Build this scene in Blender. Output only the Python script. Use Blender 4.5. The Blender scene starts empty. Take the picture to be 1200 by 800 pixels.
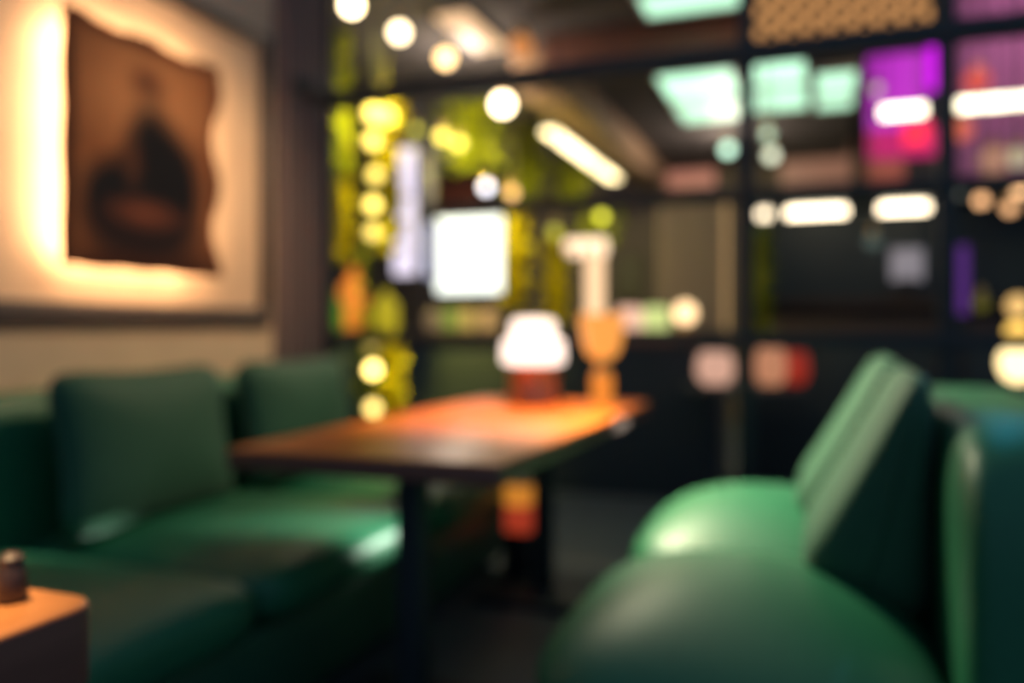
import bpy, bmesh, math, random
from mathutils import Vector, Matrix
random.seed(7)
PI = math.pi
S = bpy.context.scene
C = S.collection
CAMZ = 1.05
FPX = 975.0
YAW = math.radians(20.3)
FWD = Vector((-math.sin(YAW), math.cos(YAW), 0))
RGT = Vector((math.cos(YAW), math.sin(YAW), 0))

# ------------------------------------------------------------------ helpers
def ray(px, py):
    d = FWD + RGT * ((px - 600) / FPX)
    d.z = (385 - py) / FPX
    return d
def atY(px, py, Y):
    d = ray(px, py); t = Y / d.y
    return Vector((0, 0, CAMZ)) + d * t
def lin(c):
    c = c / 255.0
    return c / 12.92 if c <= 0.04045 else ((c + 0.055) / 1.055) ** 2.4
def rgb(r, g, b):
    return (lin(r), lin(g), lin(b), 1.0)

def mat(name, col, rough=0.5, metal=0.0, noise=0.0, scale=20.0, spec=0.5, coat=0.0, bump=0.0, sheen=0.0, stretch=None, trans=0.0):
    m = bpy.data.materials.new(name); m.use_nodes = True
    nt = m.node_tree; b = nt.nodes['Principled BSDF']
    b.inputs['Roughness'].default_value = rough
    b.inputs['Metallic'].default_value = metal
    b.inputs['Specular IOR Level'].default_value = spec
    b.inputs['Coat Weight'].default_value = coat
    b.inputs['Coat Roughness'].default_value = 0.38
    b.inputs['Sheen Weight'].default_value = sheen
    b.inputs['Transmission Weight'].default_value = trans
    tc = nt.nodes.new('ShaderNodeTexCoord'); mp = nt.nodes.new('ShaderNodeMapping')
    nt.links.new(tc.outputs['Object'], mp.inputs['Vector'])
    if stretch: mp.inputs['Scale'].default_value = stretch
    nz = nt.nodes.new('ShaderNodeTexNoise'); nz.inputs['Scale'].default_value = scale
    nz.inputs['Detail'].default_value = 5
    nt.links.new(mp.outputs[0], nz.inputs['Vector'])
    mx = nt.nodes.new('ShaderNodeMix'); mx.data_type = 'RGBA'
    k = noise
    mx.inputs['A'].default_value = tuple(c * (1 - k) for c in col[:3]) + (1,)
    mx.inputs['B'].default_value = tuple(min(1, c * (1 + k)) for c in col[:3]) + (1,)
    nt.links.new(nz.outputs['Fac'], mx.inputs['Factor'])
    nt.links.new(mx.outputs['Result'], b.inputs['Base Color'])
    if bump:
        bp = nt.nodes.new('ShaderNodeBump'); bp.inputs['Strength'].default_value = bump
        bp.inputs['Distance'].default_value = 0.01
        nt.links.new(nz.outputs['Fac'], bp.inputs['Height'])
        nt.links.new(bp.outputs[0], b.inputs['Normal'])
    return m
def glow(name, col, strength):
    m = bpy.data.materials.new(name); m.use_nodes = True
    b = m.node_tree.nodes['Principled BSDF']
    b.inputs['Base Color'].default_value = tuple(c * .15 for c in col[:3]) + (1,)
    b.inputs['Emission Color'].default_value = col
    b.inputs['Emission Strength'].default_value = strength
    return m

def new_bm(): return bmesh.new()
def box(bm, x0, x1, y0, y1, z0, z1, bevel=0.0, seg=2):
    r = bmesh.ops.create_cube(bm, size=1)
    vs = r['verts']
    for v in vs:
        v.co = Vector(((x0 + x1) / 2 + v.co.x * (x1 - x0), (y0 + y1) / 2 + v.co.y * (y1 - y0), (z0 + z1) / 2 + v.co.z * (z1 - z0)))
    if bevel:
        es = list({e for v in vs for e in v.link_edges})
        bmesh.ops.bevel(bm, geom=es, offset=bevel, segments=seg, affect='EDGES', profile=0.5)
    return bm
def tube(bm, a, b, r, n=12, r2=None):
    a = Vector(a); b = Vector(b); d = b - a
    rot = d.to_track_quat('Z', 'Y').to_matrix().to_4x4()
    M = Matrix.Translation((a + b) / 2) @ rot
    bmesh.ops.create_cone(bm, cap_ends=True, segments=n, radius1=r, radius2=r if r2 is None else r2, depth=d.length, matrix=M)
    return bm
def path_tube(bm, pts, r, n=8, closed=False):
    pts = [Vector(p) for p in pts]; N = len(pts); rings = []
    for i, p in enumerate(pts):
        a = pts[(i - 1) % N] if (closed or i > 0) else p
        b = pts[(i + 1) % N] if (closed or i < N - 1) else p
        t = (b - a).normalized()
        u = t.orthogonal().normalized() if not rings else (pu - t * pu.dot(t)).normalized()
        pu = u; w = t.cross(u)
        rings.append([bm.verts.new(p + (u * math.cos(2 * PI * k / n) + w * math.sin(2 * PI * k / n)) * r) for k in range(n)])
    for i in range(N if closed else N - 1):
        A = rings[i]; B = rings[(i + 1) % N]
        for k in range(n): bm.faces.new((A[k], A[(k + 1) % n], B[(k + 1) % n], B[k]))
    if not closed:
        bm.faces.new(rings[0][::-1]); bm.faces.new(rings[-1])
    return bm
def lathe(bm, prof, c=(0, 0, 0), n=28):
    c = Vector(c); rings = []
    for r, z in prof:
        rings.append([bm.verts.new(c + Vector((max(r, 1e-4) * math.cos(2 * PI * k / n), max(r, 1e-4) * math.sin(2 * PI * k / n), z))) for k in range(n)])
    for A, B in zip(rings, rings[1:]):
        for k in range(n): bm.faces.new((A[k], A[(k + 1) % n], B[(k + 1) % n], B[k]))
    bm.faces.new(rings[0][::-1]); bm.faces.new(rings[-1])
    return bm
def ball(bm, c, r, sz=1.0, seg=20):
    M = Matrix.Translation(Vector(c)) @ Matrix.Diagonal((1, 1, sz, 1))
    bmesh.ops.create_uvsphere(bm, u_segments=seg, v_segments=seg // 2 + 2, radius=r, matrix=M)
    return bm
def soft_box(bm, hx, hy, hz, a=5.0, b=3.0, M=Matrix.Identity(4), cuts=14, dome=0.0):
    """rounded stuffed block: in-plane exponent a (x,y), through-thickness exponent b (z)"""
    t = bmesh.new(); bmesh.ops.create_cube(t, size=2)
    bmesh.ops.subdivide_edges(t, edges=t.edges[:], cuts=cuts, use_grid_fill=True)
    for v in t.verts:
        x, y, z = v.co
        g = ((abs(x) ** a + abs(y) ** a) ** (b / a) + abs(z) ** b) ** (-1 / b)
        x, y, z = x * g, y * g, z * g
        if dome: z += dome * max(0, z) * (1 - x * x) * (1 - y * y)
        v.co = Vector((x * hx, y * hy, z * hz))
    t.transform(M)
    me = bpy.data.meshes.new('tmp'); t.to_mesh(me); t.free(); bm.from_mesh(me); bpy.data.meshes.remove(me)
    return bm

def obj(name, bm, m, parent=None, smooth=True, label=None):
    bmesh.ops.recalc_face_normals(bm, faces=bm.faces[:])
    me = bpy.data.meshes.new(name); bm.to_mesh(me); bm.free()
    if smooth:
        for p in me.polygons: p.use_smooth = True
        try: me.set_sharp_from_angle(angle=math.radians(40))
        except Exception: pass
    if m: me.materials.append(m)
    o = bpy.data.objects.new(name, me); C.objects.link(o)
    if parent:
        o.parent = parent
        o.matrix_parent_inverse = Matrix.Translation(parent.location).inverted()
    if label: o['label'] = label
    return o
def thing(name, label, cat, loc=(0, 0, 0), group=None):
    o = bpy.data.objects.new(name, None); C.objects.link(o)
    o.location = loc; o.empty_display_size = 0.1
    o['label'] = label; o['category'] = cat
    if group: o['group'] = group
    return o
def tag(o, label, cat, group=None):
    o['label'] = label; o['category'] = cat
    if group: o['group'] = group
    return o
def struct(name, bm, m, parent=None, label=None, smooth=True):
    o = obj(name, bm, m, parent, smooth)
    if not parent: o['kind'] = 'structure'
    if label: o['label'] = label
    return o
def lamp(name, kind, loc, energy, col, target=None, size=0.1, angle=90, blend=1.0):
    d = bpy.data.lights.new(name, kind); d.energy = energy; d.color = col
    if kind == 'AREA': d.size = size
    else: d.shadow_soft_size = size
    if kind == 'SPOT': d.spot_size = math.radians(angle); d.spot_blend = blend
    o = bpy.data.objects.new(name, d); C.objects.link(o); o.location = loc
    if target is not None:
        o.rotation_euler = (Vector(target) - Vector(loc)).to_track_quat('-Z', 'Y').to_euler()
    return o

# ------------------------------------------------------------------ materials
M_plaster = mat('cream plaster', (0.64, 0.46, 0.30, 1), 0.85, noise=0.12, scale=6, bump=0.1)
M_wooddark = mat('dark moulding wood', (0.055, 0.040, 0.034, 1), 0.5, noise=0.3, scale=8, stretch=(1, 1, 9))
M_taupe = mat('taupe panelling', (0.15, 0.105, 0.095, 1), 0.7, noise=0.15, scale=9, stretch=(3, 3, .3))
M_taupe2 = mat('taupe fluted wall', (0.30, 0.235, 0.20, 1), 0.75, noise=0.15, scale=9, stretch=(4, 4, .3))
M_floor = mat('dark floor boards', (0.07, 0.095, 0.11, 1), 0.55, noise=0.35, scale=5, stretch=(8, .6, 1))
M_ceil = mat('dark painted ceiling', (0.06, 0.055, 0.056, 1), 0.9, noise=0.2, scale=4)
M_farwall = mat('dark brown far wall', (0.10, 0.085, 0.08, 1), 0.85, noise=0.25, scale=3)
M_pinkwall = mat('pink plaster', (0.45, 0.22, 0.34, 1), 0.85, noise=0.15, scale=2.5)
M_steel = mat('black steel', (0.030, 0.040, 0.046, 1), 0.55, noise=0.2, scale=40, spec=0.3)
M_green = mat('green leather', (0.012, 0.125, 0.058, 1), 0.48, noise=0.14, scale=60, spec=0.42, bump=0.06)
M_green2 = mat('green velvet', (0.024, 0.088, 0.050, 1), 0.6, noise=0.14, scale=50, spec=0.2, sheen=0.08, bump=0.05)
M_greendk = mat('dark green piping', (0.012, 0.08, 0.045, 1), 0.5, noise=0.1)
M_table = mat('orange brown table wood', (0.74, 0.17, 0.014, 1), 0.34, noise=0.4, scale=5, stretch=(9, 0.7, 9), coat=0.08)
M_edge_shade = mat('shaded table edge', (0.17, 0.065, 0.045, 1), 0.55, noise=0.3, scale=5, stretch=(2, .7, 9))  # darker wood for the tabletop sides, their shade put into the colour
M_table2 = mat('honey table wood', (0.45, 0.19, 0.06, 1), 0.35, noise=0.35, scale=5, stretch=(9, 0.7, 9), coat=0.2)
M_brass = mat('brass', (0.7, 0.45, 0.18, 1), 0.3, metal=1.0, noise=0.1)
M_copper = mat('copper', (0.62, 0.25, 0.14, 1), 0.35, metal=0.7, noise=0.1)
M_dark = mat('black plastic', (0.014, 0.015, 0.017, 1), 0.5, noise=0.1)
M_bar = mat('bar front timber', (0.028, 0.042, 0.050, 1), 0.6, noise=0.3, scale=6, stretch=(8, 8, .5))
M_brown = mat('brown timber', (0.06, 0.036, 0.03, 1), 0.6, noise=0.3, scale=6, stretch=(.5, 6, 8))
M_terra = mat('terracotta soffit', (0.26, 0.12, 0.10, 1), 0.8, noise=0.25, scale=4)
M_tan = mat('tan soffit', (0.42, 0.28, 0.17, 1), 0.8, noise=0.15, scale=4)
M_leafy = mat('yellow green leaves', (0.72, 0.62, 0.012, 1), 0.6, noise=0.35, scale=7, spec=0.2)
M_leafg = mat('olive leaves', (0.34, 0.38, 0.015, 1), 0.6, noise=0.4, scale=7, spec=0.2)
M_stem = mat('vine stem', (0.10, 0.09, 0.02, 1), 0.7, noise=0.2)
M_cream = mat('cream card', (0.6, 0.55, 0.56, 1), 0.6, noise=0.05)
M_redpic = mat('rust red print', (0.22, 0.06, 0.035, 1), 0.7, noise=0.6, scale=4)

# ------------------------------------------------------------------ setting
struct('floor', box(new_bm(), -6.5, 5, -1.2, 9.8, -0.1, 0), M_floor)
struct('wall_left', box(new_bm(), -2.5, -2.35, -1.2, 3.2, 0, 3.2), M_plaster)
bm = new_bm()
box(bm, -2.5, -2.33, 3.2, 3.585, 0, 3.2)
for k in range(6):
    y = 3.235 + k * 0.062
    tube(bm, (-2.33, y, 0), (-2.33, y, 3.2), 0.022, 10)
struct('trim_1', bm, M_taupe, label='taupe fluted pilaster at the end of the cream wall')
bm = new_bm(); box(bm, -6.5, .29, 3.7, 9.8, 2.9, 3.0); box(bm, .27, .29, 3.7, 9.8, 3.0, 4.2); box(bm, .27, 5, 3.7, 9.8, 4.2, 4.3)
struct('ceiling', bm, M_ceil, label='dark ceiling with a raised part at the right')
struct('wall_back', box(new_bm(), -6.5, 5, 9.7, 9.85, 0, 4.2), M_farwall)
struct('wall_far_left', box(new_bm(), -6.6, -6.5, 3.6, 9.8, 0, 2.9), M_farwall)
# panel moulding round the painting
bm = new_bm()
for (y0, y1, z0, z1) in ((1.64, 3.15, 1.055, 1.140), (1.64, 3.15, 2.30, 2.36), (1.64, 1.70, 1.135, 2.30), (3.09, 3.15, 1.135, 2.30)):
    box(bm, -2.352, -2.322, y0, y1, z0, z1, 0.008)
struct('trim_2', bm, M_wooddark, label='dark moulding framing the panel behind the painting')
# far taupe wall with brass edge, its bright shine put in as emission
bm = new_bm(); x0 = atY(772, 300, 6.0).x; x1 = atY(846, 300, 6.0).x
box(bm, x0, x1 + .02, 6.0, 6.25, 0, 1.93)
n = 9
for k in range(n):
    xx = x0 + (k + .5) * (x1 - x0) / n
    tube(bm, (xx, 6.0, 0), (xx, 6.0, 1.93), (x1 - x0) / n * .38, 8)
struct('wall_taupe', bm, M_taupe2, label='taupe fluted wall end beyond the divider')
o = obj('brass_edge_shine', box(new_bm(), x1 + .022, x1 + .040, 5.97, 6.0, 1.0, 1.93, 0.004), M_brass)
tag(o, 'thin brass edge of the taupe wall, its shine put in as glow', 'light')
o.data.materials[0] = glow('brass edge shine', (1, .62, .26, 1), .6)
# pink wall far right
xa = atY(1109, 100, 7.4).x
struct('wall_pink', box(new_bm(), xa, 5, 7.4, 7.55, 0, 4.2), M_pinkwall, label='pink wall at the far right')

# ------------------------------------------------------------------ room divider (black steel grid)
DY = 3.6
PX = [-2.35, -0.30, 0.454, 1.21]
rd = thing('room_divider', 'black steel grid divider standing behind the wooden table', 'divider', (-0.5, DY, 0))
for i, x in enumerate(PX):
    w = 0.045 if i else 0.04
    obj('post', box(new_bm(), x - w / 2 - (0.02 if i == 0 else 0), x + w / 2 + (.02 if i else 0.02), DY, DY + 0.05, 0, 3.0, 0.004), M_steel, rd)
obj('rail', box(new_bm(), -2.45, 1.6, DY - .01, DY + 0.07, 2.165, 2.245, 0.004), M_steel, rd)
obj('rail', box(new_bm(), -1.80, 1.6, DY - .01, DY + 0.07, 1.585, 1.635, 0.004), M_steel, rd)
obj('rail', box(new_bm(), -2.45, 1.6, DY - .01, DY + 0.07, 0.97, 1.03, 0.004), M_steel, rd)
obj('rail', box(new_bm(), -2.45, 1.6, DY - .01, DY + 0.07, 2.80, 2.86, 0.004), M_steel, rd)
obj('hanger_rod', tube(new_bm(), (-1.80, DY + .03, 1.03), (-1.80, DY + .03, 2.165), 0.008), M_steel, rd)
bm = new_bm(); box(bm, -2.36, -2.285, 3.30, DY + .02, 2.175, 2.235, 0.004); obj('bracket', bm, M_steel, rd)

# ------------------------------------------------------------------ painting
def painting_material():
    m = bpy.data.materials.new('old brown painting'); m.use_nodes = True
    nt = m.node_tree; b = nt.nodes['Principled BSDF']; b.inputs['Roughness'].default_value = 0.8; b.inputs['Specular IOR Level'].default_value = 0.1
    tc = nt.nodes.new('ShaderNodeTexCoord')
    nz = nt.nodes.new('ShaderNodeTexNoise'); nz.inputs['Scale'].default_value = 9; nz.inputs['Detail'].default_value = 6
    nt.links.new(tc.outputs['Object'], nz.inputs['Vector'])
    cr = nt.nodes.new('ShaderNodeMix'); cr.data_type = 'RGBA'
    cr.inputs['A'].default_value = (0.17, 0.060, 0.026, 1); cr.inputs['B'].default_value = (0.34, 0.14, 0.060, 1)
    nt.links.new(nz.outputs['Fac'], cr.inputs['Factor'])
    last = cr.outputs['Result']
    # soft painted patches: y, z centre, y/z radius, colour, softness
    P = [(-0.02, 0.20, .36, .26, (0.46, .20, .085), .75),
         (0.0, -0.42, .60, .15, (0.06, .024, .016), .8),
         (-0.37, 0, .06, .7, (0.07, .03, .018), .8), (0.37, 0, .08, .7, (0.08, .03, .018), .8), (0, .42, .6, .07, (0.07, .028, .018), .8),
         (-0.02, 0.25, .12, .09, (0.12, .045, .028), .5),
         (-0.02, 0.15, .09, .09, (0.42, .20, .09), .5),
         (0.0, 0.04, .15, .20, (0.030, .022, .022), .7),
         (0.05, -0.10, .25, .27, (0.009, .010, .014), 1.15),
         (-0.15, -0.19, .20, .19, (0.011, .012, .016), 1.1),
         (-0.02, -0.27, .34, .14, (0.022, .015, .017), .9),
         (-0.09, -0.04, .06, .12, (0.12, .048, .028), .35),
         (-0.03, -0.215, .21, .07, (0.24, .075, .04), .34)]
    for (cy, cz, ry, rz, col, k) in P:
        mp = nt.nodes.new('ShaderNodeMapping')
        mp.inputs['Location'].default_value = (0, -cy / ry, -cz / rz)
        mp.inputs['Scale'].default_value = (0, 1 / ry, 1 / rz)
        g = nt.nodes.new('ShaderNodeTexGradient'); g.gradient_type = 'SPHERICAL'
        mm = nt.nodes.new('ShaderNodeMath'); mm.operation = 'MULTIPLY'; mm.inputs[1].default_value = 2.2 * k; mm.use_clamp = True
        mx = nt.nodes.new('ShaderNodeMix'); mx.data_type = 'RGBA'; mx.inputs['B'].default_value = col + (1,)
        nt.links.new(tc.outputs['Object'], mp.inputs['Vector']); nt.links.new(mp.outputs[0], g.inputs['Vector'])
        nt.links.new(g.outputs['Fac'], mm.inputs[0]); nt.links.new(mm.outputs[0], mx.inputs['Factor'])
        nt.links.new(last, mx.inputs['A']); last = mx.outputs['Result']
    nt.links.new(last, b.inputs['Base Color'])
    return m
pc = Vector((-2.27, 2.367, 1.676))
pt = thing('painting', 'backlit brown painting with ragged edges on the cream wall', 'painting', pc)
bm = new_bm()
hy, hz = 0.372, 0.422
out = []
for k in range(24):                                   # bottom, left to right
    s = k / 24; out.append((-hy + 2 * hy * s, -hz + 0.003 * math.sin(s * 23)))
for k in range(30):                                   # right, up, wavy
    s = k / 30; out.append((hy - 0.018 + 0.026 * math.cos(s * 2 * PI * 2.3) - .012 * math.sin(s * PI), -hz + 2 * hz * s))
for k in range(30):                                   # top, right to left, ragged
    s = k / 30; out.append((hy - 2 * hy * s, hz - 0.012 + 0.009 * math.sin(s * 15) + 0.004 * math.sin(s * 43)))
for k in range(24):
    s = k / 24; out.append((-hy + 0.003 * math.sin(s * 20), hz - 2 * hz * s))
front = [bm.verts.new((0.008, a, b)) for a, b in out]
back = [bm.verts.new((-0.008, a, b)) for a, b in out]
bm.faces.new(front); bm.faces.new(back[::-1])
for i in range(len(out)):
    j = (i + 1) % len(out); bm.faces.new((front[i], back[i], back[j], front[j]))
cv = obj('canvas', bm, painting_material(), None, smooth=False); cv.parent = pt
M_led = glow('warm led strip', (1, .64, .37, 1), 56)
for nm, (a0, a1, b0, b1) in {'l': (-.35, -.33, -.365, .365), 'r': (.275, .295, -.36, .36), 't': (-.32, .29, .345, .365), 'b': (-.32, .29, -.375, -.355)}.items():
    bm = new_bm(); box(bm, -.03, -.010, a0, a1, b0, b1, .003)
    o = obj('led_strip', bm, M_led); o.parent = pt; o['label'] = 'warm glowing strip behind the canvas'
for sy in (-.2, .2):
    o = obj('standoff', box(new_bm(), -.079, -.008, sy - .02, sy + .02, -.2, .2), M_dark); o.parent = pt

# ------------------------------------------------------------------ cushions and sofas
def cushion_bm(w, h, d, pinch=.06):
    """upright cushion: width along y, height along z, thickness along x, origin at bottom centre"""
    bm = new_bm(); soft_box(bm, w / 2, h / 2, d / 2, a=7, b=2.3, cuts=16)
    for v in bm.verts:
        u, t = v.co.x / (w / 2), v.co.y / (h / 2)
        v.co.y *= 1 - pinch * (1 - u * u) * (1 if t > 0 else .3)
        v.co.x *= 1 - pinch * (1 - t * t)
    M = Matrix(((0, 0, 1, 0), (1, 0, 0, 0), (0, 1, 0, h / 2), (0, 0, 0, 1)))
    bm.transform(M); return bm
def cushion_piping(w, h, pinch, r):
    pts = []; N = 72
    for k in range(N):
        a = 2 * PI * k / N; c, s = math.cos(a), math.sin(a)
        g = (abs(c) ** 7 + abs(s) ** 7) ** (-1 / 7); u, t = c * g, s * g
        y = u * (w / 2) * (1 - pinch * (1 - t * t)); z = t * (h / 2) * (1 - pinch * (1 - u * u) * (1 if t > 0 else .3))
        pts.append((0, y, z + h / 2))
    return path_tube(new_bm(), pts, r, 6, True)
def slumped_cushion(label, y, w, x_front, x_top, z_top, roll=0):
    """thick cushion slumped on the seat against the back: wedge section, vertical back, sloping front"""
    t = thing('cushion', label, 'cushion', (.07, y, .48), 'loose green sofa cushions')
    def shape(u, h, q):
        h = (h + 1) / 2; q = (q + 1) / 2
        zb = .555 * (1 - q) + .445 * q
        z = zb + (z_top - zb) * h
        xf = x_front + (x_top - x_front) * h ** .9
        xb = .212
        return Vector((xf + (xb - xf) * q, y + u * w / 2 + (h - .5) * roll, z)) - Vector((.07, y, .48))
    bm = new_bm(); soft_box(bm, 1, 1, 1, a=9, b=5.5, cuts=18)
    for v in bm.verts: v.co = shape(v.co.x, v.co.y, v.co.z)
    a = obj('cover', bm, M_green2); a.parent = t
    pts = []
    for k in range(72):
        ang = 2 * PI * k / 72; c, sn = math.cos(ang), math.sin(ang)
        g = (abs(c) ** 8 + abs(sn) ** 8) ** (-1 / 8)
        pts.append(shape(c * g, sn * g, 0))
    p = obj('piping', path_tube(new_bm(), pts, .006, 6, True), M_greendk); p.parent = t
    return t
def cushion(label, loc, w, h, d, tilt, rz=0, group='loose green sofa cushions', m=None, roll=0, pinch=.10):
    t = thing('cushion', label, 'cushion', loc, group)
    a = obj('cover', cushion_bm(w, h, d, pinch), m or M_green2); a.parent = t
    p = obj('piping', cushion_piping(w, h, pinch, .006), M_greendk); p.parent = t
    t.rotation_euler = (roll, tilt, rz)
    return t

# left sofa: against the cream wall, faces +x
ls = thing('sofa', 'dark green sofa bench along the cream wall, left of the table', 'sofa', (-1.8, 2.1, 0), 'green leather sofas at the table')
obj('base', box(new_bm(), -2.33, -1.30, 0.80, 3.50, 0.06, 0.30, 0.02), M_greendk, ls)
for (y0, y1) in ((0.80, 1.70), (1.70, 2.60), (2.60, 3.50)):
    bm = new_bm(); soft_box(bm, 0.455, (y1 - y0) / 2, 0.095, a=9, b=3.4, M=Matrix.Translation((-1.70, (y0 + y1) / 2, 0.375)), dome=.25)
    obj('seat_cushion', bm, M_green, ls)
bm = new_bm(); soft_box(bm, 0.12, 1.35, 0.32, a=10, b=5, M=Matrix.Translation((-2.215, 2.15, 0.545)))
obj('backrest', bm, M_green, ls)
for x in (-2.25, -1.38):
    for y in (.9, 3.4): obj('leg', tube(new_bm(), (x, y, 0), (x, y, .07), .025), M_dark, ls)
cushion('green square cushion on the left sofa below the painting', (-1.90, 2.02, .47), .70, .475, .19, -.16)
cushion('green cushion on the left sofa behind the table corner', (-1.92, 2.83, .47), .70, .475, .19, -.16)

# right sofa: faces -x
rs = thing('sofa', 'bright green leather sofa with plump seats, right of the table', 'sofa', (0.0, 2.2, 0), 'green leather sofas at the table')
obj('base', box(new_bm(), -0.42, 0.50, 1.34, 3.04, 0.06, 0.32, 0.02), M_greendk, rs)
for (y0, y1) in ((1.32, 2.16), (2.16, 3.04)):
    bm = new_bm(); soft_box(bm, 0.36, (y1 - y0) / 2, 0.115, a=4.2, b=2.5, M=Matrix.Translation((-0.15, (y0 + y1) / 2, 0.40)), dome=.5, cuts=18)
    obj('seat_cushion', bm, M_green, rs)
bm = new_bm(); soft_box(bm, 0.17, 0.78, 0.41, a=14, b=6, M=Matrix.Translation((0.385, 2.28, 0.475)), cuts=20)
obj('backrest', bm, M_green, rs)
for x in (-.34, .42):
    for y in (1.45, 2.95): obj('leg', tube(new_bm(), (x, y, 0), (x, y, .07), .025), M_dark, rs)
slumped_cushion('plump green cushion leaning on the right sofa, nearest the camera', 2.06, .54, -.07, .165, .955)
slumped_cushion('green cushion leaning on the right sofa, behind the nearest one', 2.66, .56, -.10, .15, .965)

# ------------------------------------------------------------------ main table
tb = thing('dining_table', 'long orange brown wooden table between the two green sofas', 'table', (-1.03, 2.56, 0), 'wooden dining tables')
def shaded_edge(o):
    o.data.materials.append(M_edge_shade)
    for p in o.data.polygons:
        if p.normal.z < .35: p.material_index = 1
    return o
shaded_edge(obj('tabletop', box(new_bm(), -1.40, -0.66, 1.71, 3.42, 0.697, 0.75, 0.008, 3), M_table, tb))
for y in (2.0, 3.12):
    obj('leg', box(new_bm(), -1.055, -0.985, y - .035, y + .035, 0.03, 0.697, 0.004), M_steel, tb)
    obj('foot_plate', box(new_bm(), -1.25, -0.80, y - .2, y + .2, 0.0, 0.03, 0.008), M_steel, tb)
# near table corner
tn = thing('dining_table', 'thick wooden table corner at the bottom left edge', 'table', (-1.1, 0.1, 0), 'wooden dining tables')
bm = box(new_bm(), -1.50, -0.752, -0.6, 0.715, 0.655, 0.75)
bmesh.ops.bevel(bm, geom=[e for e in bm.edges if abs(e.verts[0].co.z - e.verts[1].co.z) > .05], offset=.035, segments=6, affect='EDGES', profile=.5)
bmesh.ops.bevel(bm, geom=[e for e in bm.edges if abs(e.verts[0].co.z - e.verts[1].co.z) < .01], offset=.008, segments=3, affect='EDGES', profile=.5)
shaded_edge(obj('tabletop', bm, M_table2, tn))
for y in (-.3, .4): obj('leg', box(new_bm(), -1.15, -1.08, y - .035, y + .035, 0.0, 0.655, .004), M_steel, tn)
bm = new_bm(); lathe(bm, [(.014, 0), (.017, .004), (.016, .03), (.012, .04)], (-.835, .668, .75))
sh = thing('salt_shaker', 'small dark salt shaker at the back of the near table', 'shaker', (-.835, .668, .75))
obj('body', bm, mat('shaker body', (.05, .03, .025, 1), .4, noise=.1), sh)
bm = new_bm(); lathe(bm, [(.0125, .040), (.0125, .048), (.006, .054), (0, .055)], (-.835, .668, .75)); obj('cap', bm, M_wooddark, sh)

# table lamp with white two tier shade
c = Vector((-1.075, 3.15, .75))
tl = thing('table_lamp', 'glowing white lamp with a copper base on the table', 'lamp', c)
obj('base', lathe(new_bm(), [(.105, 0), (.11, .006), (.11, .02), (.10, .04), (.095, .14), (.10, .155), (.03, .16)], c), M_copper, tl)
obj('shade', lathe(new_bm(), [(.10, .158), (.122, .163), (.126, .175), (.124, .245), (.112, .258), (.092, .265), (.088, .325), (.076, .338), (.02, .343)], c), glow('white lamp shade', (1, .80, .68, 1), 2.0), tl)
# amber goblet lamp
c = Vector((-.805, 3.20, .75))
ag = thing('candle_holder', 'amber glowing glass candle holder on the table, right of the white lamp', 'candle holder', c)
obj('foot', lathe(new_bm(), [(.055, 0), (.055, .008), (.04, .02), (.042, .11), (.03, .13)], c), glow('amber glass foot', (1, .30, .035, 1), .85), ag)
obj('stem', lathe(new_bm(), [(.03, .128), (.022, .15), (.03, .18)], c), M_brass, ag)
obj('bowl', lathe(new_bm(), [(.03, .178), (.06, .20), (.075, .24), (.085, .30), (.09, .355), (.08, .357), (.06, .28)], c), glow('amber glass bowl', (1, .38, .075, 1), 1.0), ag)

# floor lantern glimpsed under the table
c = Vector((atY(610, 600, 3.3).x, 3.3, 0))
fl = thing('floor_lantern', 'orange and red lantern glowing on the floor behind the table legs', 'lantern', c)
obj('base', box(new_bm(), c.x - .06, c.x + .06, c.y - .06, c.y + .06, 0, .20, .006), M_dark, fl)
obj('shade', box(new_bm(), c.x - .055, c.x + .055, c.y - .055, c.y + .055, .20, .31, .01), glow('red lantern paper', (1, .10, .04, 1), .35), fl, label='red lower shade')
obj('shade', box(new_bm(), c.x - .055, c.x + .045, c.y - .055, c.y + .055, .31, .40, .01), glow('orange lantern paper', (1, .35, .04, 1), .6), fl, label='orange upper shade')
obj('cap', box(new_bm(), c.x - .06, c.x + .06, c.y - .06, c.y + .06, .40, .412, .004), M_dark, fl)

# ------------------------------------------------------------------ far room: bar counter and what stands on it
bc = thing('bar_counter', 'long dark bar counter beyond the divider', 'bar counter', (-2.2, 5.4, 0))
xr = -.62
obj('front_panel', box(new_bm(), -4.6, xr, 5.15, 5.7, 0, 1.0, .006), M_bar, bc)
obj('countertop', box(new_bm(), -4.65, xr + .04, 5.08, 5.75, 1.0, 1.045, .008), M_brown, bc)
CT = 1.045
def bottle(px, h, r, col, strength, label, Y=5.3, name='bottle', grp='bottles and jars along the bar counter', cat='bottle'):
    x = atY(px, 385, Y).x
    t = thing(name, label, cat, (x, Y, CT), grp)
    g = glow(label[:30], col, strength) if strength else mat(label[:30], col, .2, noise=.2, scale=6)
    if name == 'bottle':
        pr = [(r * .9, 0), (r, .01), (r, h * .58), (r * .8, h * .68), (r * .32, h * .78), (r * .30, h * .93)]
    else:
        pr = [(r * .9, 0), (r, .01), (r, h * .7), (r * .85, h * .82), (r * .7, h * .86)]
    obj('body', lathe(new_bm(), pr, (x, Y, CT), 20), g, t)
    k = .34 if name == 'bottle' else .78
    obj('cap', lathe(new_bm(), [(r * k, pr[-1][1]), (r * k, h), (r * k * .6, h)], (x, Y, CT), 16), M_dark, t)
    return t
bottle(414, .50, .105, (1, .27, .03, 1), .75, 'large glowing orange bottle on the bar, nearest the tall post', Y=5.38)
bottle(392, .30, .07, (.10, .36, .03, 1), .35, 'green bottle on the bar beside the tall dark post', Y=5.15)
bottle(452, .30, .09, (.75, .60, .02, 1), .6, 'yellow bottle on the bar right of the orange bottle', Y=5.25)
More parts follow.
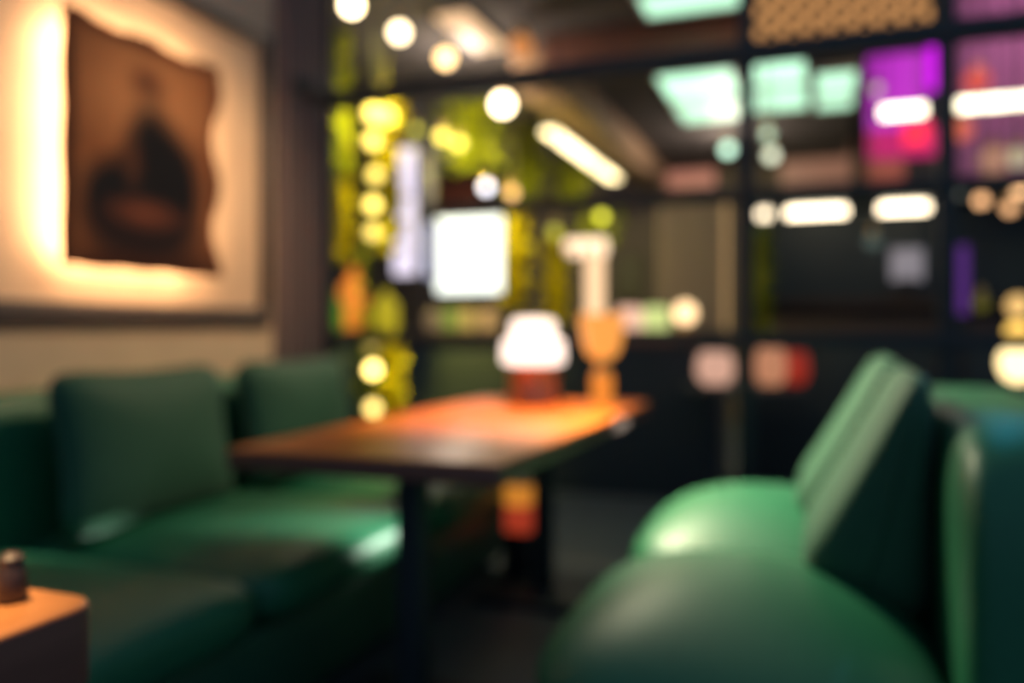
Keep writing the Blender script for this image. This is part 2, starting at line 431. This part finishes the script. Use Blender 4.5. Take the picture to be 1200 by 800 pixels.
for px, col, s, lb in ((508, (.45, .30, .2, 1), .30, 'small brown jar on the bar, leftmost below the white screen'), (528, (.40, .55, .1, 1), .35, 'small olive jar on the bar below the white screen'),
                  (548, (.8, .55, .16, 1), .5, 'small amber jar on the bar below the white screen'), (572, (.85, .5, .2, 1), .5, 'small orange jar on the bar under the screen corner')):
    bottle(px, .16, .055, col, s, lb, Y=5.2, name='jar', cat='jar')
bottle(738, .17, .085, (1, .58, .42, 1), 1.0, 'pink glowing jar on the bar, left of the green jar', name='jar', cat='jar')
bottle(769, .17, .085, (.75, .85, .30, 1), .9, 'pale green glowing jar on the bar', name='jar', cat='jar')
# globe lamp on the counter
p = atY(803, 374, 5.3)
gl = thing('globe_lamp', 'small round peach globe lamp at the right end of the bar', 'lamp', (p.x, 5.3, CT))
obj('base', lathe(new_bm(), [(.05, 0), (.05, .015), (.02, .025), (.02, .045)], (p.x, 5.3, CT)), M_brass, gl)
obj('globe', ball(new_bm(), (p.x, 5.3, CT + .105), .068), glow('peach globe', (1, .66, .34, 1), 2.6), gl)
# T shaped beer tower
p = atY(697, 385, 5.35)
bt = thing('beer_tower', 'lit T shaped beer tower standing on the bar', 'beer tower', (p.x, 5.35, CT))
obj('base', lathe(new_bm(), [(.09, 0), (.09, .02), (.06, .04)], (p.x, 5.35, CT)), M_brass, bt)
gg = glow('lit frosted tower glass', (1, .64, .36, 1), 1.35)
obj('column', tube(new_bm(), (p.x, 5.35, CT + .04), (p.x, 5.35, CT + .50), .060, 20), gg, bt)
obj('cross_bar', path_tube(new_bm(), [(p.x - .19, 5.35, CT + .545), (p.x + .07, 5.35, CT + .545)], .055, 16), glow('lit frosted cross bar', (1, .72, .48, 1), 2.0), bt)
for dx in (-.15, -.06, .03): obj('tap', path_tube(new_bm(), [(p.x + dx, 5.30, CT + .53), (p.x + dx, 5.24, CT + .53), (p.x + dx, 5.23, CT + .47)], .012, 8), M_brass, bt)
# portrait screen on a stand
a = atY(512, 250, 5.35); b = atY(588, 342, 5.35)
sc_ = thing('screen', 'bright white screen on a stand on the bar', 'screen', ((a.x + b.x) / 2, 5.35, CT))
cx = (a.x + b.x) / 2
obj('stand', box(box(new_bm(), cx - .12, cx + .12, 5.30, 5.45, CT, CT + .015, .004), cx - .03, cx + .03, 5.39, 5.42, CT + .015, b.z + .1), M_dark, sc_)
obj('housing', box(new_bm(), a.x - .012, b.x + .012, 5.352, 5.39, b.z - .012, a.z + .012, .004), M_dark, sc_)
obj('display', box(new_bm(), a.x, b.x, 5.346, 5.353, b.z, a.z), glow('white display', (.93, 1, .97, 1), 1.9), sc_)
# tall light boxes
def lightbox(px0, px1, py0, py1, Y, col, s, label):
    a = atY(px0, py0, Y); b = atY(px1, py1, Y)
    t = thing('light_box', label, 'light box', (a.x, Y, b.z), 'tall light boxes over the bar')
    obj('housing', box(new_bm(), a.x - .015, b.x + .015, Y + .002, Y + .09, b.z - .015, a.z + .015, .004), M_dark, t)
    obj('diffuser', box(new_bm(), a.x, b.x, Y - .02, Y + .003, b.z, a.z, .01), glow(label[:24], col, s), t)
    for x in (a.x + .01, b.x - .01): obj('hanging_rod', tube(new_bm(), (x, Y + .045, a.z), (x, Y + .045, 2.9), .005, 8), M_dark, t)
lightbox(462, 488, 175, 322, 5.0, (.86, .76, .92, 1), 1.25, 'tall lavender white light box left of the screen')
lightbox(494, 507, 262, 325, 5.25, (.66, .66, .95, 1), .95, 'narrow bluish light box touching the screen edge')
lightbox(494, 506, 178, 240, 6.4, (.52, .42, .56, 1), .35, 'dim lavender light box beside the rust red picture')
# picture on the far wall
a = atY(512, 186, 9.66); b = atY(562, 236, 9.66)
pic = thing('picture', 'small rust red picture on the back wall', 'picture', ((a.x + b.x) / 2, 9.66, b.z))
obj('frame', box(new_bm(), a.x - .03, b.x + .03, 9.66, 9.70, b.z - .03, a.z + .03, .006), M_wooddark, pic)
obj('print', box(new_bm(), a.x, b.x, 9.652, 9.664, b.z, a.z), M_redpic, pic)
a = atY(722, 300, 9.66); b = atY(752, 348, 9.66)
pic = thing('picture', 'small black picture on the back wall beside the taupe wall', 'picture', ((a.x + b.x) / 2, 9.66, b.z))
obj('frame', box(new_bm(), a.x - .04, b.x + .04, 9.66, 9.70, b.z - .04, a.z + .04, .006), M_wooddark, pic)
obj('print', box(new_bm(), a.x, b.x, 9.652, 9.664, b.z, a.z), M_dark, pic)

def wall_glow(px0, px1, py0, py1, col, s_, label):  # added glowing patches for coloured blur on the back wall
    a = atY(px0, py0, 9.66); b = atY(px1, py1, 9.66)
    t = thing('glow_patch', label, 'light panel', ((a.x + b.x) / 2, 9.66, b.z), 'dim glow patches on the back wall')
    obj('frame', box(new_bm(), a.x - .03, b.x + .03, 9.664, 9.70, b.z - .03, a.z + .03, .006), M_wooddark, t)
    obj('diffuser', box(new_bm(), a.x, b.x, 9.65, 9.666, b.z, a.z, .004), glow(label[:24], col, s_), t)
wall_glow(762, 818, 166, 192, (.30, .42, .38, 1), .8, 'dim teal panel on the back wall below the wide mint panel')
wall_glow(768, 838, 203, 217, (.55, .22, .15, 1), .8, 'dim salmon panel on the back wall under the teal panel')
wall_glow(915, 998, 162, 212, (.42, .20, .13, 1), .55, 'wide dim salmon panel on the back wall between the posts')
# ------------------------------------------------------------------ hanging bulbs
CEIL = 2.9
def pendant(px, py, Y, r, col, s, label, name='pendant_light', group='hanging bulbs beyond the divider', sz=1.0):
    p = atY(px, py, Y)
    t = thing(name, label, 'light', (p.x, p.y, p.z), group)
    obj('bulb', ball(new_bm(), p, r, sz, 16), glow('bulb ' + label[:20], col, s), t)
    obj('socket', lathe(new_bm(), [(r * .5, 0), (r * .55, .01), (r * .4, .05), (.006, .06)], (p.x, p.y, p.z + r * sz * .86), 12), M_brass, t)
    top = 4.2 if p.x > .28 else CEIL
    if p.z + r * sz * .86 + .055 < top:
        obj('cord', tube(new_bm(), (p.x, p.y, p.z + r * sz * .86 + .055), (p.x, p.y, top), .004, 6), M_dark, t)
W = (1, .78, .46, 1); Am = (1, .55, .2, 1); Ye = (1, .80, .12, 1); Ol = (.55, .52, .05, 1); Mi = (.60, .95, .72, 1); Co = (.85, .85, 1, 1); Pe = (1, .62, .34, 1)
pendant(412, 6, 3.85, .048, W, 12, 'bright warm bulb at the top left beside the dark post')
pendant(468, 38, 4.25, .048, W, 8, 'bright warm bulb high over the bar, second from the post')
pendant(522, 68, 4.7, .05, (1, .62, .26, 1), 6, 'amber bulb hanging just above the top rail')
pendant(610, 54, 4.72, .075, (1, .36, .10, 1), .65, 'dim orange globe right of the slanted beige lamp', sz=.9)
pendant(589, 122, 5.4, .066, W, 12, 'brightest round bulb just under the top rail')
pendant(395, 86, 4.7, .034, Ol, 3, 'dim olive bulb beside the dark post above the rail')
pendant(488, 152, 5.5, .036, Ol, 2.5, 'dim yellow bulb above the lavender light box')
pendant(518, 160, 5.3, .038, Ye, 4.5, 'yellow bulb above the rust red picture')
pendant(538, 168, 5.5, .038, Ye, 4.0, 'yellow bulb right beside another over the picture')
pendant(570, 219, 5.8, .038, Co, 5, 'cool white bulb right of the rust red picture')
pendant(600, 226, 5.6, .034, Am, 3.2, 'small amber bulb right of the cool white bulb')
pendant(650, 272, 5.0, .036, Ol, 1.6, 'dim olive bulb left of the beer tower top')
pendant(705, 254, 5.2, .032, (.62, .60, .04, 1), 4, 'olive green bulb above the beer tower')
pendant(853, 175, 6.3, .042, Mi, 3.0, 'mint bulb left of the middle post')
pendant(900, 157, 6.5, .038, (.60, .80, .58, 1), 1.8, 'pale mint bulb right of the middle post, upper one')
pendant(904, 182, 6.2, .042, (.85, .90, .66, 1), 2.2, 'cream bulb right of the middle post, lower one')
pendant(1023, 283, 5.0, .038, (.10, .14, .12, 1), .8, 'very dim grey bulb below the long warm tubes')
pendant(1120, 224, 5.0, .038, (.22, .24, .2, 1), .9, 'dim grey bulb just right of the right hand post')
pendant(1150, 235, 5.2, .032, (1, .52, .24, 1), 2.6, 'peach bulb right of the right hand post')
pendant(1183, 244, 5.3, .032, (1, .52, .24, 1), 1.8, 'peach bulb near the right edge, lower one')
pendant(1196, 222, 5.1, .036, (1, .55, .26, 1), 3, 'peach bulb near the right edge, upper one')
pendant(1165, 188, 6.45, .10, (1, .5, .34, 1), .35, 'large dim salmon globe in front of the pink wall')
pendant(1194, 185, 6.0, .06, (.7, .62, .4, 1), .8, 'dim cream bulb at the right edge by the pink wall')
pendant(1150, 356, 4.9, .036, (.20, .18, .02, 1), .5, 'dim olive bulb low right of the purple strip')
pendant(1145, 95, 7.1, .09, (1, .14, .10, 1), .7, 'red globe in front of the pink wall above the tube')
pendant(1126, 152, 6.8, .08, (1, .20, .12, 1), .7, 'red globe in front of the pink wall below the tube')
pendant(1027, 105, 6.6, .038, (.7, .62, .5, 1), 1.0, 'dim cream bulb in front of the magenta panel')

# ------------------------------------------------------------------ vines and the light string on them
def vine(px, Y, py0, py1, wpx, nleaf, m, label, group='trailing plants beyond the divider', top=None):
    a = atY(px, py0, Y); b = atY(px, py1, Y)
    zt = CEIL if top is None else top
    t = thing('hanging_vine', label, 'plant', (a.x, Y, zt), group)
    pts = [(a.x + .02 * math.sin(k * 1.3), Y + .02 * math.cos(k * 1.7), zt + (b.z - zt) * k / 10) for k in range(11)]
    obj('stem', path_tube(new_bm(), pts, .007, 6), M_stem, t)
    w = wpx / FPX * (a - Vector((0, 0, CAMZ))).length * .5
    bm = new_bm()
    for i in range(nleaf):
        z = random.uniform(b.z, min(a.z, zt - .02)); ang = random.uniform(0, 2 * PI); rr = random.uniform(0, w) 
        c = Vector((a.x + rr * math.cos(ang), Y + rr * math.sin(ang) * .8, z))
        L = random.uniform(.06, .11); wd = L * .42
        R = Matrix.Rotation(random.uniform(0, 2 * PI), 4, 'Z') @ Matrix.Rotation(random.uniform(.2, 1.3), 4, 'X')
        shp = [(0, 0, 0), (wd, L * .3, .01), (wd * .85, L * .65, .012), (0, L, -.01), (-wd * .85, L * .65, .012), (-wd, L * .3, .01)]
        mid = bm.verts.new(c + R @ Vector((0, L * .5, 0)))
        vs = [bm.verts.new(c + R @ Vector(s)) for s in shp]
        for k in range(6): bm.faces.new((mid, vs[k], vs[(k + 1) % 6]))
    obj('foliage', bm, m, t, smooth=False)
    return t
vine(398, 4.5, 0, 215, 20, 220, M_leafg, 'olive vine hanging close beside the tall dark post')
vine(398, 4.9, 125, 310, 22, 260, M_leafy, 'yellow green vine behind the vine at the dark post')
vine(452, 4.4, 110, 300, 34, 330, M_leafy, 'bright yellow vine wound with a string of bulbs')
vine(457, 4.6, 390, 495, 30, 220, M_leafy, 'yellow vine hanging down in front of the bar', top=1.0)
vine(426, 4.95, 300, 500, 6, 60, M_leafg, 'thin dark green vine left of the bar front vine', top=2.1)
vine(605, 5.9, 255, 365, 34, 300, M_leafy, 'yellow trailing plant right of the white screen')
vine(652, 6.2, 285, 385, 28, 240, M_leafy, 'olive trailing plant left of the beer tower')
vine(552, 6.4, 105, 200, 80, 420, M_leafg, 'wide leafy plant hanging over the rust red picture')
vine(612, 7.3, 140, 235, 50, 300, M_leafg, 'leafy plant under the brightest round bulb')
vine(664, 8.0, 195, 240, 60, 150, M_leafg, 'olive plant below the long slanted ceiling lamp')
vine(893, 5.5, 275, 405, 14, 110, M_leafg, 'thin olive vine right of the middle post')
vine(700, 7.0, 255, 300, 60, 110, M_leafg, 'pale olive plant right behind the beer tower')

Y = 4.12
spots = [(437, 133, 5, .045), (452, 136, 3.5, .05), (437, 165, 4, .042), (440, 205, 2.6, .04), (437, 240, 4, .04), (437, 272, 2.6, .04), (436, 403, .9, .04), (437, 433, 8, .038), (437, 478, 3.6, .038)]
p0 = atY(437, 100, Y)
st = thing('string_light', 'vertical string of yellow bulbs hanging left of the light box', 'string light', (p0.x, Y, CEIL))
pts = [(p0.x, Y, CEIL)] + [tuple(atY(a, b, Y) + Vector((0, .05, 0))) for a, b, _, _ in spots]
obj('cord', path_tube(new_bm(), pts, .004, 6), M_dark, st)
for a, b, s, r in spots: obj('bulb', ball(new_bm(), atY(a, b, Y), r, 1, 14), glow('string bulb', (1, .74, .15, 1) if b < 420 else (1, .72, .2, 1), s), st)

# ------------------------------------------------------------------ ceiling fittings of the far room
def long_lamp(x, y0, y1, z, w, col, s, label):
    t = thing('linear_light', label, 'light', (x, (y0 + y1) / 2, z), 'linear lights beyond the divider')
    obj('housing', box(new_bm(), x - w / 2 - .01, x + w / 2 + .01, y0 - .01, y1 + .01, z, z + .05, .004), M_dark, t)
    obj('diffuser', box(new_bm(), x - w / 2, x + w / 2, y0, y1, z - .025, z + .002, .008), glow(label[:24], col, s), t)
    for yy in (y0 + .1, y1 - .1):
        if z + .05 < CEIL: obj('hanging_rod', tube(new_bm(), (x, yy, z + .05), (x, yy, CEIL), .005, 8), M_dark, t)
def zt(px, py, z):
    d = ray(px, py); return Vector((0, 0, CAMZ)) + d * ((z - CAMZ) / d.z)
a = zt(636, 152, 2.62); b = zt(725, 208, 2.62)
print('lin', a, b)
long_lamp((a.x + b.x) / 2, a.y, b.y, 2.62, .11, (1, .80, .42, 1), 5.5, 'long warm lamp slanting away under the far ceiling')
a = zt(528, 14, 2.72); b = zt(575, 55, 2.72)
long_lamp((a.x + b.x) / 2, a.y, b.y, 2.72, .19, (1, .62, .34, 1), 1.0, 'beige slanted lamp above the top rail')
def ceiling_light(x0, x1, y0, y1, col, s, label):
    z = CEIL
    t = thing('ceiling_light', label, 'light', ((x0 + x1) / 2, (y0 + y1) / 2, z), 'mint ceiling light panels')
    bm = new_bm(); f = .02
    box(bm, x0 - f, x1 + f, y0 - f, y0, z - .05, z); box(bm, x0 - f, x1 + f, y1, y1 + f, z - .05, z)
    box(bm, x0 - f, x0, y0, y1, z - .05, z); box(bm, x1, x1 + f, y0, y1, z - .05, z)
    ym = y0 + (y1 - y0) * .55; box(bm, x0, x1, ym - .03, ym + .03, z - .06, z)
    obj('frame', bm, M_cream, t)
    obj('diffuser', box(new_bm(), x0, x1, y0, ym - .03, z - .04, z - .01), glow(label[:22], col, s), t)
    obj('diffuser', box(new_bm(), x0, x1, ym + .03, y1, z - .04, z - .01), glow(label[-22:], col, s * .9), t)
mint = (.50, .90, .62, 1)
ceiling_light(-.93, -.33, 3.95, 4.80, mint, 1.7, 'mint ceiling panel at the very top of the view')
ceiling_light(-1.10, -.58, 5.95, 7.35, mint, 1.8, 'wide mint ceiling panel left of the middle post')
ceiling_light(-.52, -.10, 5.65, 7.2, mint, 1.7, 'mint ceiling panel right of the middle post')
ceiling_light(-.02, .24, 6.3, 7.3, mint, 1.6, 'small mint ceiling panel left of the magenta panel')
# soffits
a = zt(655, 130, 2.7); b = zt(745, 195, 2.7)
struct('trim_4', box(new_bm(), (a.x + b.x) / 2 - .14, (a.x + b.x) / 2 + .16, 5.25, 9.6, 2.66, 2.9, .01), M_tan, label='tan ceiling beam running away from the divider')
struct('trim_5', box(new_bm(), -1.65, -.30, 5.0, 5.25, 2.68, 2.9, .01), M_terra, label='terracotta ceiling beam behind the top rail')
# amber lattice panel
a = atY(885, 0, 4.4); b = atY(1092, 32, 4.4)
lt = thing('lattice_lamp', 'amber lattice lamp panel at the top right', 'lamp', ((a.x + b.x) / 2, 4.4, b.z))
obj('glow_panel', box(new_bm(), a.x, b.x, 4.43, 4.46, b.z, 2.9), glow('amber panel', (.85, .40, .14, 1), 1.0), lt)
bm = new_bm(); W_ = b.x - a.x; H_ = 2.9 - b.z
step = .11
k = -int(H_ / step) - 1
while k * step < W_:
    for sgn in (1, -1):
        pts = []
        x0 = k * step
        for s in (0, 1):
            xx = x0 + s * H_; pts.append((xx, s * H_))
        (xa_, za_), (xb_, zb_) = pts
        if xa_ < 0: za_ -= xa_; xa_ = 0
        if xb_ > W_: zb_ -= xb_ - W_; xb_ = W_
        if xb_ > xa_ + .01:
            if sgn < 0: P0 = (b.x - xa_, b.z + za_); P1 = (b.x - xb_, b.z + zb_)
            else: P0 = (a.x + xa_, b.z + za_); P1 = (a.x + xb_, b.z + zb_)
            tube(bm, (P0[0], 4.41, P0[1]), (P1[0], 4.41, P1[1]), .014, 6)
    k += 1
obj('lattice', bm, M_wooddark, lt)
bm = new_bm(); box(bm, a.x - .03, b.x + .03, 4.39, 4.47, b.z - .04, b.z, .004); box(bm, a.x - .03, a.x, 4.39, 4.47, b.z, 2.9); box(bm, b.x, b.x + .03, 4.39, 4.47, b.z, 2.9)
obj('frame', bm, M_dark, lt)

# ------------------------------------------------------------------ back bar at the right
bb = thing('back_bar', 'dark back bar shelving with warm tubes under its top shelf', 'shelf', (.3, 6.3, 0))
BX0, BX1 = -.47, 2.2
obj('back_panel', box(new_bm(), BX0, BX1, 6.50, 6.54, 0, 1.93), M_bar, bb)
obj('top_shelf', box(new_bm(), BX0, BX1, 6.0, 6.54, 1.90, 1.935, .004), M_bar, bb)
for x in (BX0, BX1 - .04): obj('side_panel', box(new_bm(), x, x + .04, 6.0, 6.5, 0, 1.9, .004), M_bar, bb)
obj('cabinet', box(new_bm(), BX0 + .04, BX1 - .04, 6.0, 6.5, 0, .95, .004), M_bar, bb)
obj('shelf', box(new_bm(), BX0 + .04, BX1 - .04, 6.0, 6.5, .95, 1.12, .004), M_brown, bb)
obj('shelf', box(new_bm(), BX0 + .04, BX1 - .04, 6.3, 6.5, 1.2, 1.26, .004), M_brown, bb)
def cross_lamp(px0, px1, py, Y, r, col, s, label, top):
    a = atY(px0, py, Y); b = atY(px1, py, Y); z = (a.z + b.z) / 2 if top is None else top
    t = thing('linear_light', label, 'light', (a.x, Y, z), 'linear lights beyond the divider')
    obj('tube', path_tube(new_bm(), [(a.x, Y, z), (b.x, Y, z)], r, 12), glow(label[:24], col, s), t)
    for x in (a.x - .012, b.x + .012): obj('end_cap', tube(new_bm(), (x - .012, Y, z), (x + .012, Y, z), r * 1.15), M_dark, t)
    return a.x, b.x, z, t
Wt = (1, .82, .56, 1)
for (p0, p1, s, lb) in ((889, 903, 5, 'short warm tube beside the middle post, under the shelf'), (922, 992, 6, 'long warm tube under the back bar shelf, in the middle'), (1030, 1088, 6, 'warm tube under the back bar shelf by the right post')):
    x0, x1, z, t = cross_lamp(p0, p1, 245, 6.12, .032, Wt, s, lb, 1.858)
    obj('clip', box(box(new_bm(), x0, x0 + .02, 6.10, 6.14, 1.88, 1.90), x1 - .02, x1, 6.10, 6.14, 1.88, 1.90), M_dark, t)
for (p0, p1, py, s, lb) in ((1032, 1084, 130, 5, 'warm white tube hanging before the magenta panel'), (1122, 1260, 118, 5, 'warm white tube hanging before the pink wall')):
    x0, x1, z, t = cross_lamp(p0, p1, py, 6.0, .036, (1, .93, .66, 1), s, lb, None)
    for x in (x0 + .03, x1 - .03): obj('hanging_rod', tube(new_bm(), (x, 6.0, z + .03), (x, 6.0, 4.2 if x > .28 else CEIL), .005, 8), M_dark, t)
# card on the shelf
a = atY(1044, 292, 6.35); b = atY(1082, 328, 6.35)
cd = thing('menu_card', 'pale card standing on the back bar shelf', 'card', ((a.x + b.x) / 2, 6.35, 1.26))
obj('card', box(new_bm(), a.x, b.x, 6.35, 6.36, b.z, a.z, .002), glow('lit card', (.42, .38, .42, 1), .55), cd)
obj('stand', box(new_bm(), a.x + .04, b.x - .04, 6.33, 6.40, 1.26, b.z + .01, .003), M_dark, cd)
# purple strip
a = atY(1120, 288, 5.75); b = atY(1136, 368, 5.75)
ps = thing('light_strip', 'purple vertical light strip right of the right hand post', 'light', ((a.x + b.x) / 2, 6.1, 0))
obj('pole', box(new_bm(), a.x, b.x, 5.755, 5.79, 0, a.z, .003), M_dark, ps)
obj('base', box(new_bm(), a.x - .08, b.x + .08, 5.65, 5.9, 0, .02, .004), M_dark, ps)
obj('diffuser', box(new_bm(), a.x + .005, b.x - .005, 5.74, 5.757, b.z, a.z, .005), glow('purple strip', (.16, .04, .34, 1), .5), ps)

# magenta-lit wall panel, its light put in as glowing sheets
a = atY(1017, 50, 7.1); b = atY(1108, 208, 7.1)
mg = thing('glow_patch', 'tall wall panel above the back bar, magenta light put in as glow', 'light panel', ((a.x + b.x) / 2, 7.1, b.z))
mz = lambda py: atY(1060, py, 7.1).z
mxp = lambda px: atY(px, 100, 7.1).x
obj('backing', box(new_bm(), a.x - .02, b.x + .02, 7.13, 7.2, 0, 3.6), M_dark, mg)
obj('upper_glow', box(new_bm(), a.x, mxp(1084), 7.10, 7.131, mz(150), mz(62), .004), glow('magenta glow', (.46, .03, .50, 1), 1.1), mg, label='magenta upper panel')
obj('side_strip', box(new_bm(), mxp(1087), b.x, 7.08, 7.131, mz(108), mz(44), .004), glow('violet glow', (.66, .0, .85, 1), 1.3), mg, label='violet side strip')
obj('lower_glow', box(new_bm(), a.x, b.x, 7.10, 7.131, mz(184), mz(150), .004), glow('crimson glow', (.50, .012, .14, 1), 1.0), mg, label='crimson lower panel')
obj('red_lamp', box(new_bm(), mxp(1058), mxp(1088), 7.05, 7.10, mz(172), mz(142), .01), glow('red lamp', (1, .03, .07, 1), 1.3), mg, label='bright red lamp')
obj('bottom_glow', box(new_bm(), a.x, mxp(1060), 7.10, 7.131, mz(212), mz(186), .004), glow('salmon glow', (.5, .12, .08, 1), .5), mg, label='salmon bottom panel')

# bistro table with two small lamps
tx, ty = atY(872, 440, 4.85).x, 4.85
bt2 = thing('bistro_table', 'small dark round table beyond the divider', 'table', (tx, ty, 0))
obj('tabletop', lathe(new_bm(), [(.33, .70), (.34, .71), (.34, .725), (.33, .73)], (tx, ty, 0), 40), M_bar, bt2)
obj('column', tube(new_bm(), (tx, ty, .02), (tx, ty, .70), .03), M_dark, bt2)
obj('base', lathe(new_bm(), [(.22, 0), (.22, .012), (.05, .03)], (tx, ty, 0)), M_dark, bt2)
def candle(px, Y, r, col, s, label, h):
    x = atY(px, 430, Y).x
    t = thing('tea_light', label, 'candle', (x, Y, .73), 'glowing tea lights on the bistro table')
    obj('saucer', lathe(new_bm(), [(r * .7, 0), (r * .8, .008), (r * .3, .012)], (x, Y, .73)), M_dark, t)
    obj('glass', lathe(new_bm(), [(r * .6, .01), (r * .95, .05), (r, h * .55), (r * .85, h * .9), (r * .7, h)], (x, Y, .73)), glow(label[:24], col, s), t)
candle(838, 4.78, .105, (.9, .50, .36, 1), .75, 'large peach tea light left of the middle post', .19)
candle(903, 4.80, .085, (.9, .38, .2, 1), .55, 'peach tea light right of the middle post', .22)
candle(932, 4.95, .075, (.8, .06, .03, 1), .35, 'red tea light right of the middle post', .19)

# floor lamp at the right edge
p = atY(1193, 400, 4.6)
fl = thing('floor_lamp', 'floor lamp with glowing amber globes at the right edge', 'lamp', (p.x, 4.6, 0))
obj('base', lathe(new_bm(), [(.16, 0), (.16, .015), (.02, .03)], (p.x, 4.6, 0)), M_dark, fl)
obj('pole', tube(new_bm(), (p.x, 4.6, .02), (p.x, 4.6, .80), .014), M_dark, fl)
obj('globe', ball(new_bm(), (p.x, 4.6, atY(1193, 425, 4.6).z), .085, 1.15), glow('bright lower globe', (1, .76, .36, 1), 2.6), fl, label='bright cream lower globe')
obj('globe', ball(new_bm(), (p.x, 4.6, atY(1193, 390, 4.6).z), .055, 1.0), glow('middle amber globe', (1, .6, .12, 1), 1.8), fl, label='amber middle globe')
obj('globe', ball(new_bm(), (p.x, 4.6, atY(1193, 358, 4.6).z), .05, 1.0), glow('upper dim globe', (1, .6, .2, 1), 1.1), fl, label='dim amber top globe')

# ------------------------------------------------------------------ light
lamp('table spot', 'SPOT', (-.95, 3.05, 2.7), 430, (1, .64, .26), (-.95, 2.78, .75), .08, 44, 1)
lamp('sofa spot', 'SPOT', (-1.15, 3.05, 2.0), 520, (1, .96, .64), (-.05, 2.44, .56), .2, 54, 1)  # unseen spot added to light the right sofa seats and cushions
lamp('near table spot', 'SPOT', (-1.0, .45, 2.4), 380, (1, .62, .30), (-.92, .56, .75), .04, 18, .9)
lamp('wall spot', 'SPOT', (-.2, 3.42, 2.9), 190, (1, .70, .40), (-2.35, 2.45, 1.08), .06, 54, .8)  # unseen wash, added to brighten the cream wall
lamp('low side light', 'SPOT', (1.15, 4.7, .95), 3200, (.92, 1, .86), (-1.27, 2.27, .49), .04, 5.5, 1)  # unseen narrow beam added for the highlight on the left seat edge
lamp('vine spot left', 'SPOT', (-2.15, 3.75, 2.85), 520, (1, .84, .14), (-2.5, 4.5, 2.0), .06, 72, 1)  # unseen helper spot, brightens the vines by the post
lamp('vine spot bar', 'SPOT', (-2.3, 4.22, 1.35), 85, (1, .84, .14), (-2.42, 4.6, .72), .04, 44, 1)  # unseen helper spot, brightens the vine before the bar
lamp('plant spot', 'SPOT', (-2.9, 5.2, 2.2), 230, (1, .84, .22), (-2.0, 6.6, 1.9), .06, 120, 1)  # unseen helper spot, brightens the far plants
lamp('pink wall wash', 'SPOT', (1.6, 6.4, 3.7), 45, (1, .5, .8), (1.4, 7.5, 2.6), .1, 130, 1)
lamp('teal spot', 'SPOT', (.9, 3.3, 2.0), 35, (.02, .6, 1), (.26, 1.78, .88), .03, 8, 1)  # unseen spot added for the teal patch on the sofa back
for (x, y) in ((-3.5, 8), (-.8, 8), (-2.2, 5)):
    lamp('far room fill', 'POINT', (x, y, 2.6), 26, (1, .78, .62), None, .1)  # unseen fill lights added to lift the far room

w = bpy.data.worlds.new('dim interior'); S.world = w; w.use_nodes = True
bg = w.node_tree.nodes['Background']
bg.inputs['Color'].default_value = (.36, .56, .85, 1); bg.inputs['Strength'].default_value = .33

# ------------------------------------------------------------------ camera
cd_ = bpy.data.cameras.new('camera'); cam = bpy.data.objects.new('camera', cd_); C.objects.link(cam)
cam.location = (0, 0, CAMZ); cam.rotation_euler = (PI / 2, 0, YAW)
cd_.sensor_width = 36; cd_.lens = 36 * FPX / 1200; cd_.shift_y = -15 / 1200
cd_.clip_start = .02
cd_.dof.use_dof = True; cd_.dof.focus_distance = .58
cd_.dof.aperture_fstop = 1.62
S.camera = cam
S.view_settings.view_transform = 'Standard'; S.view_settings.look = 'None'
S.view_settings.gamma = 1; S.view_settings.use_curve_mapping = False
S.view_settings.exposure = 0
S.cycles.use_denoising = True
S.cycles.sample_clamp_indirect = 3
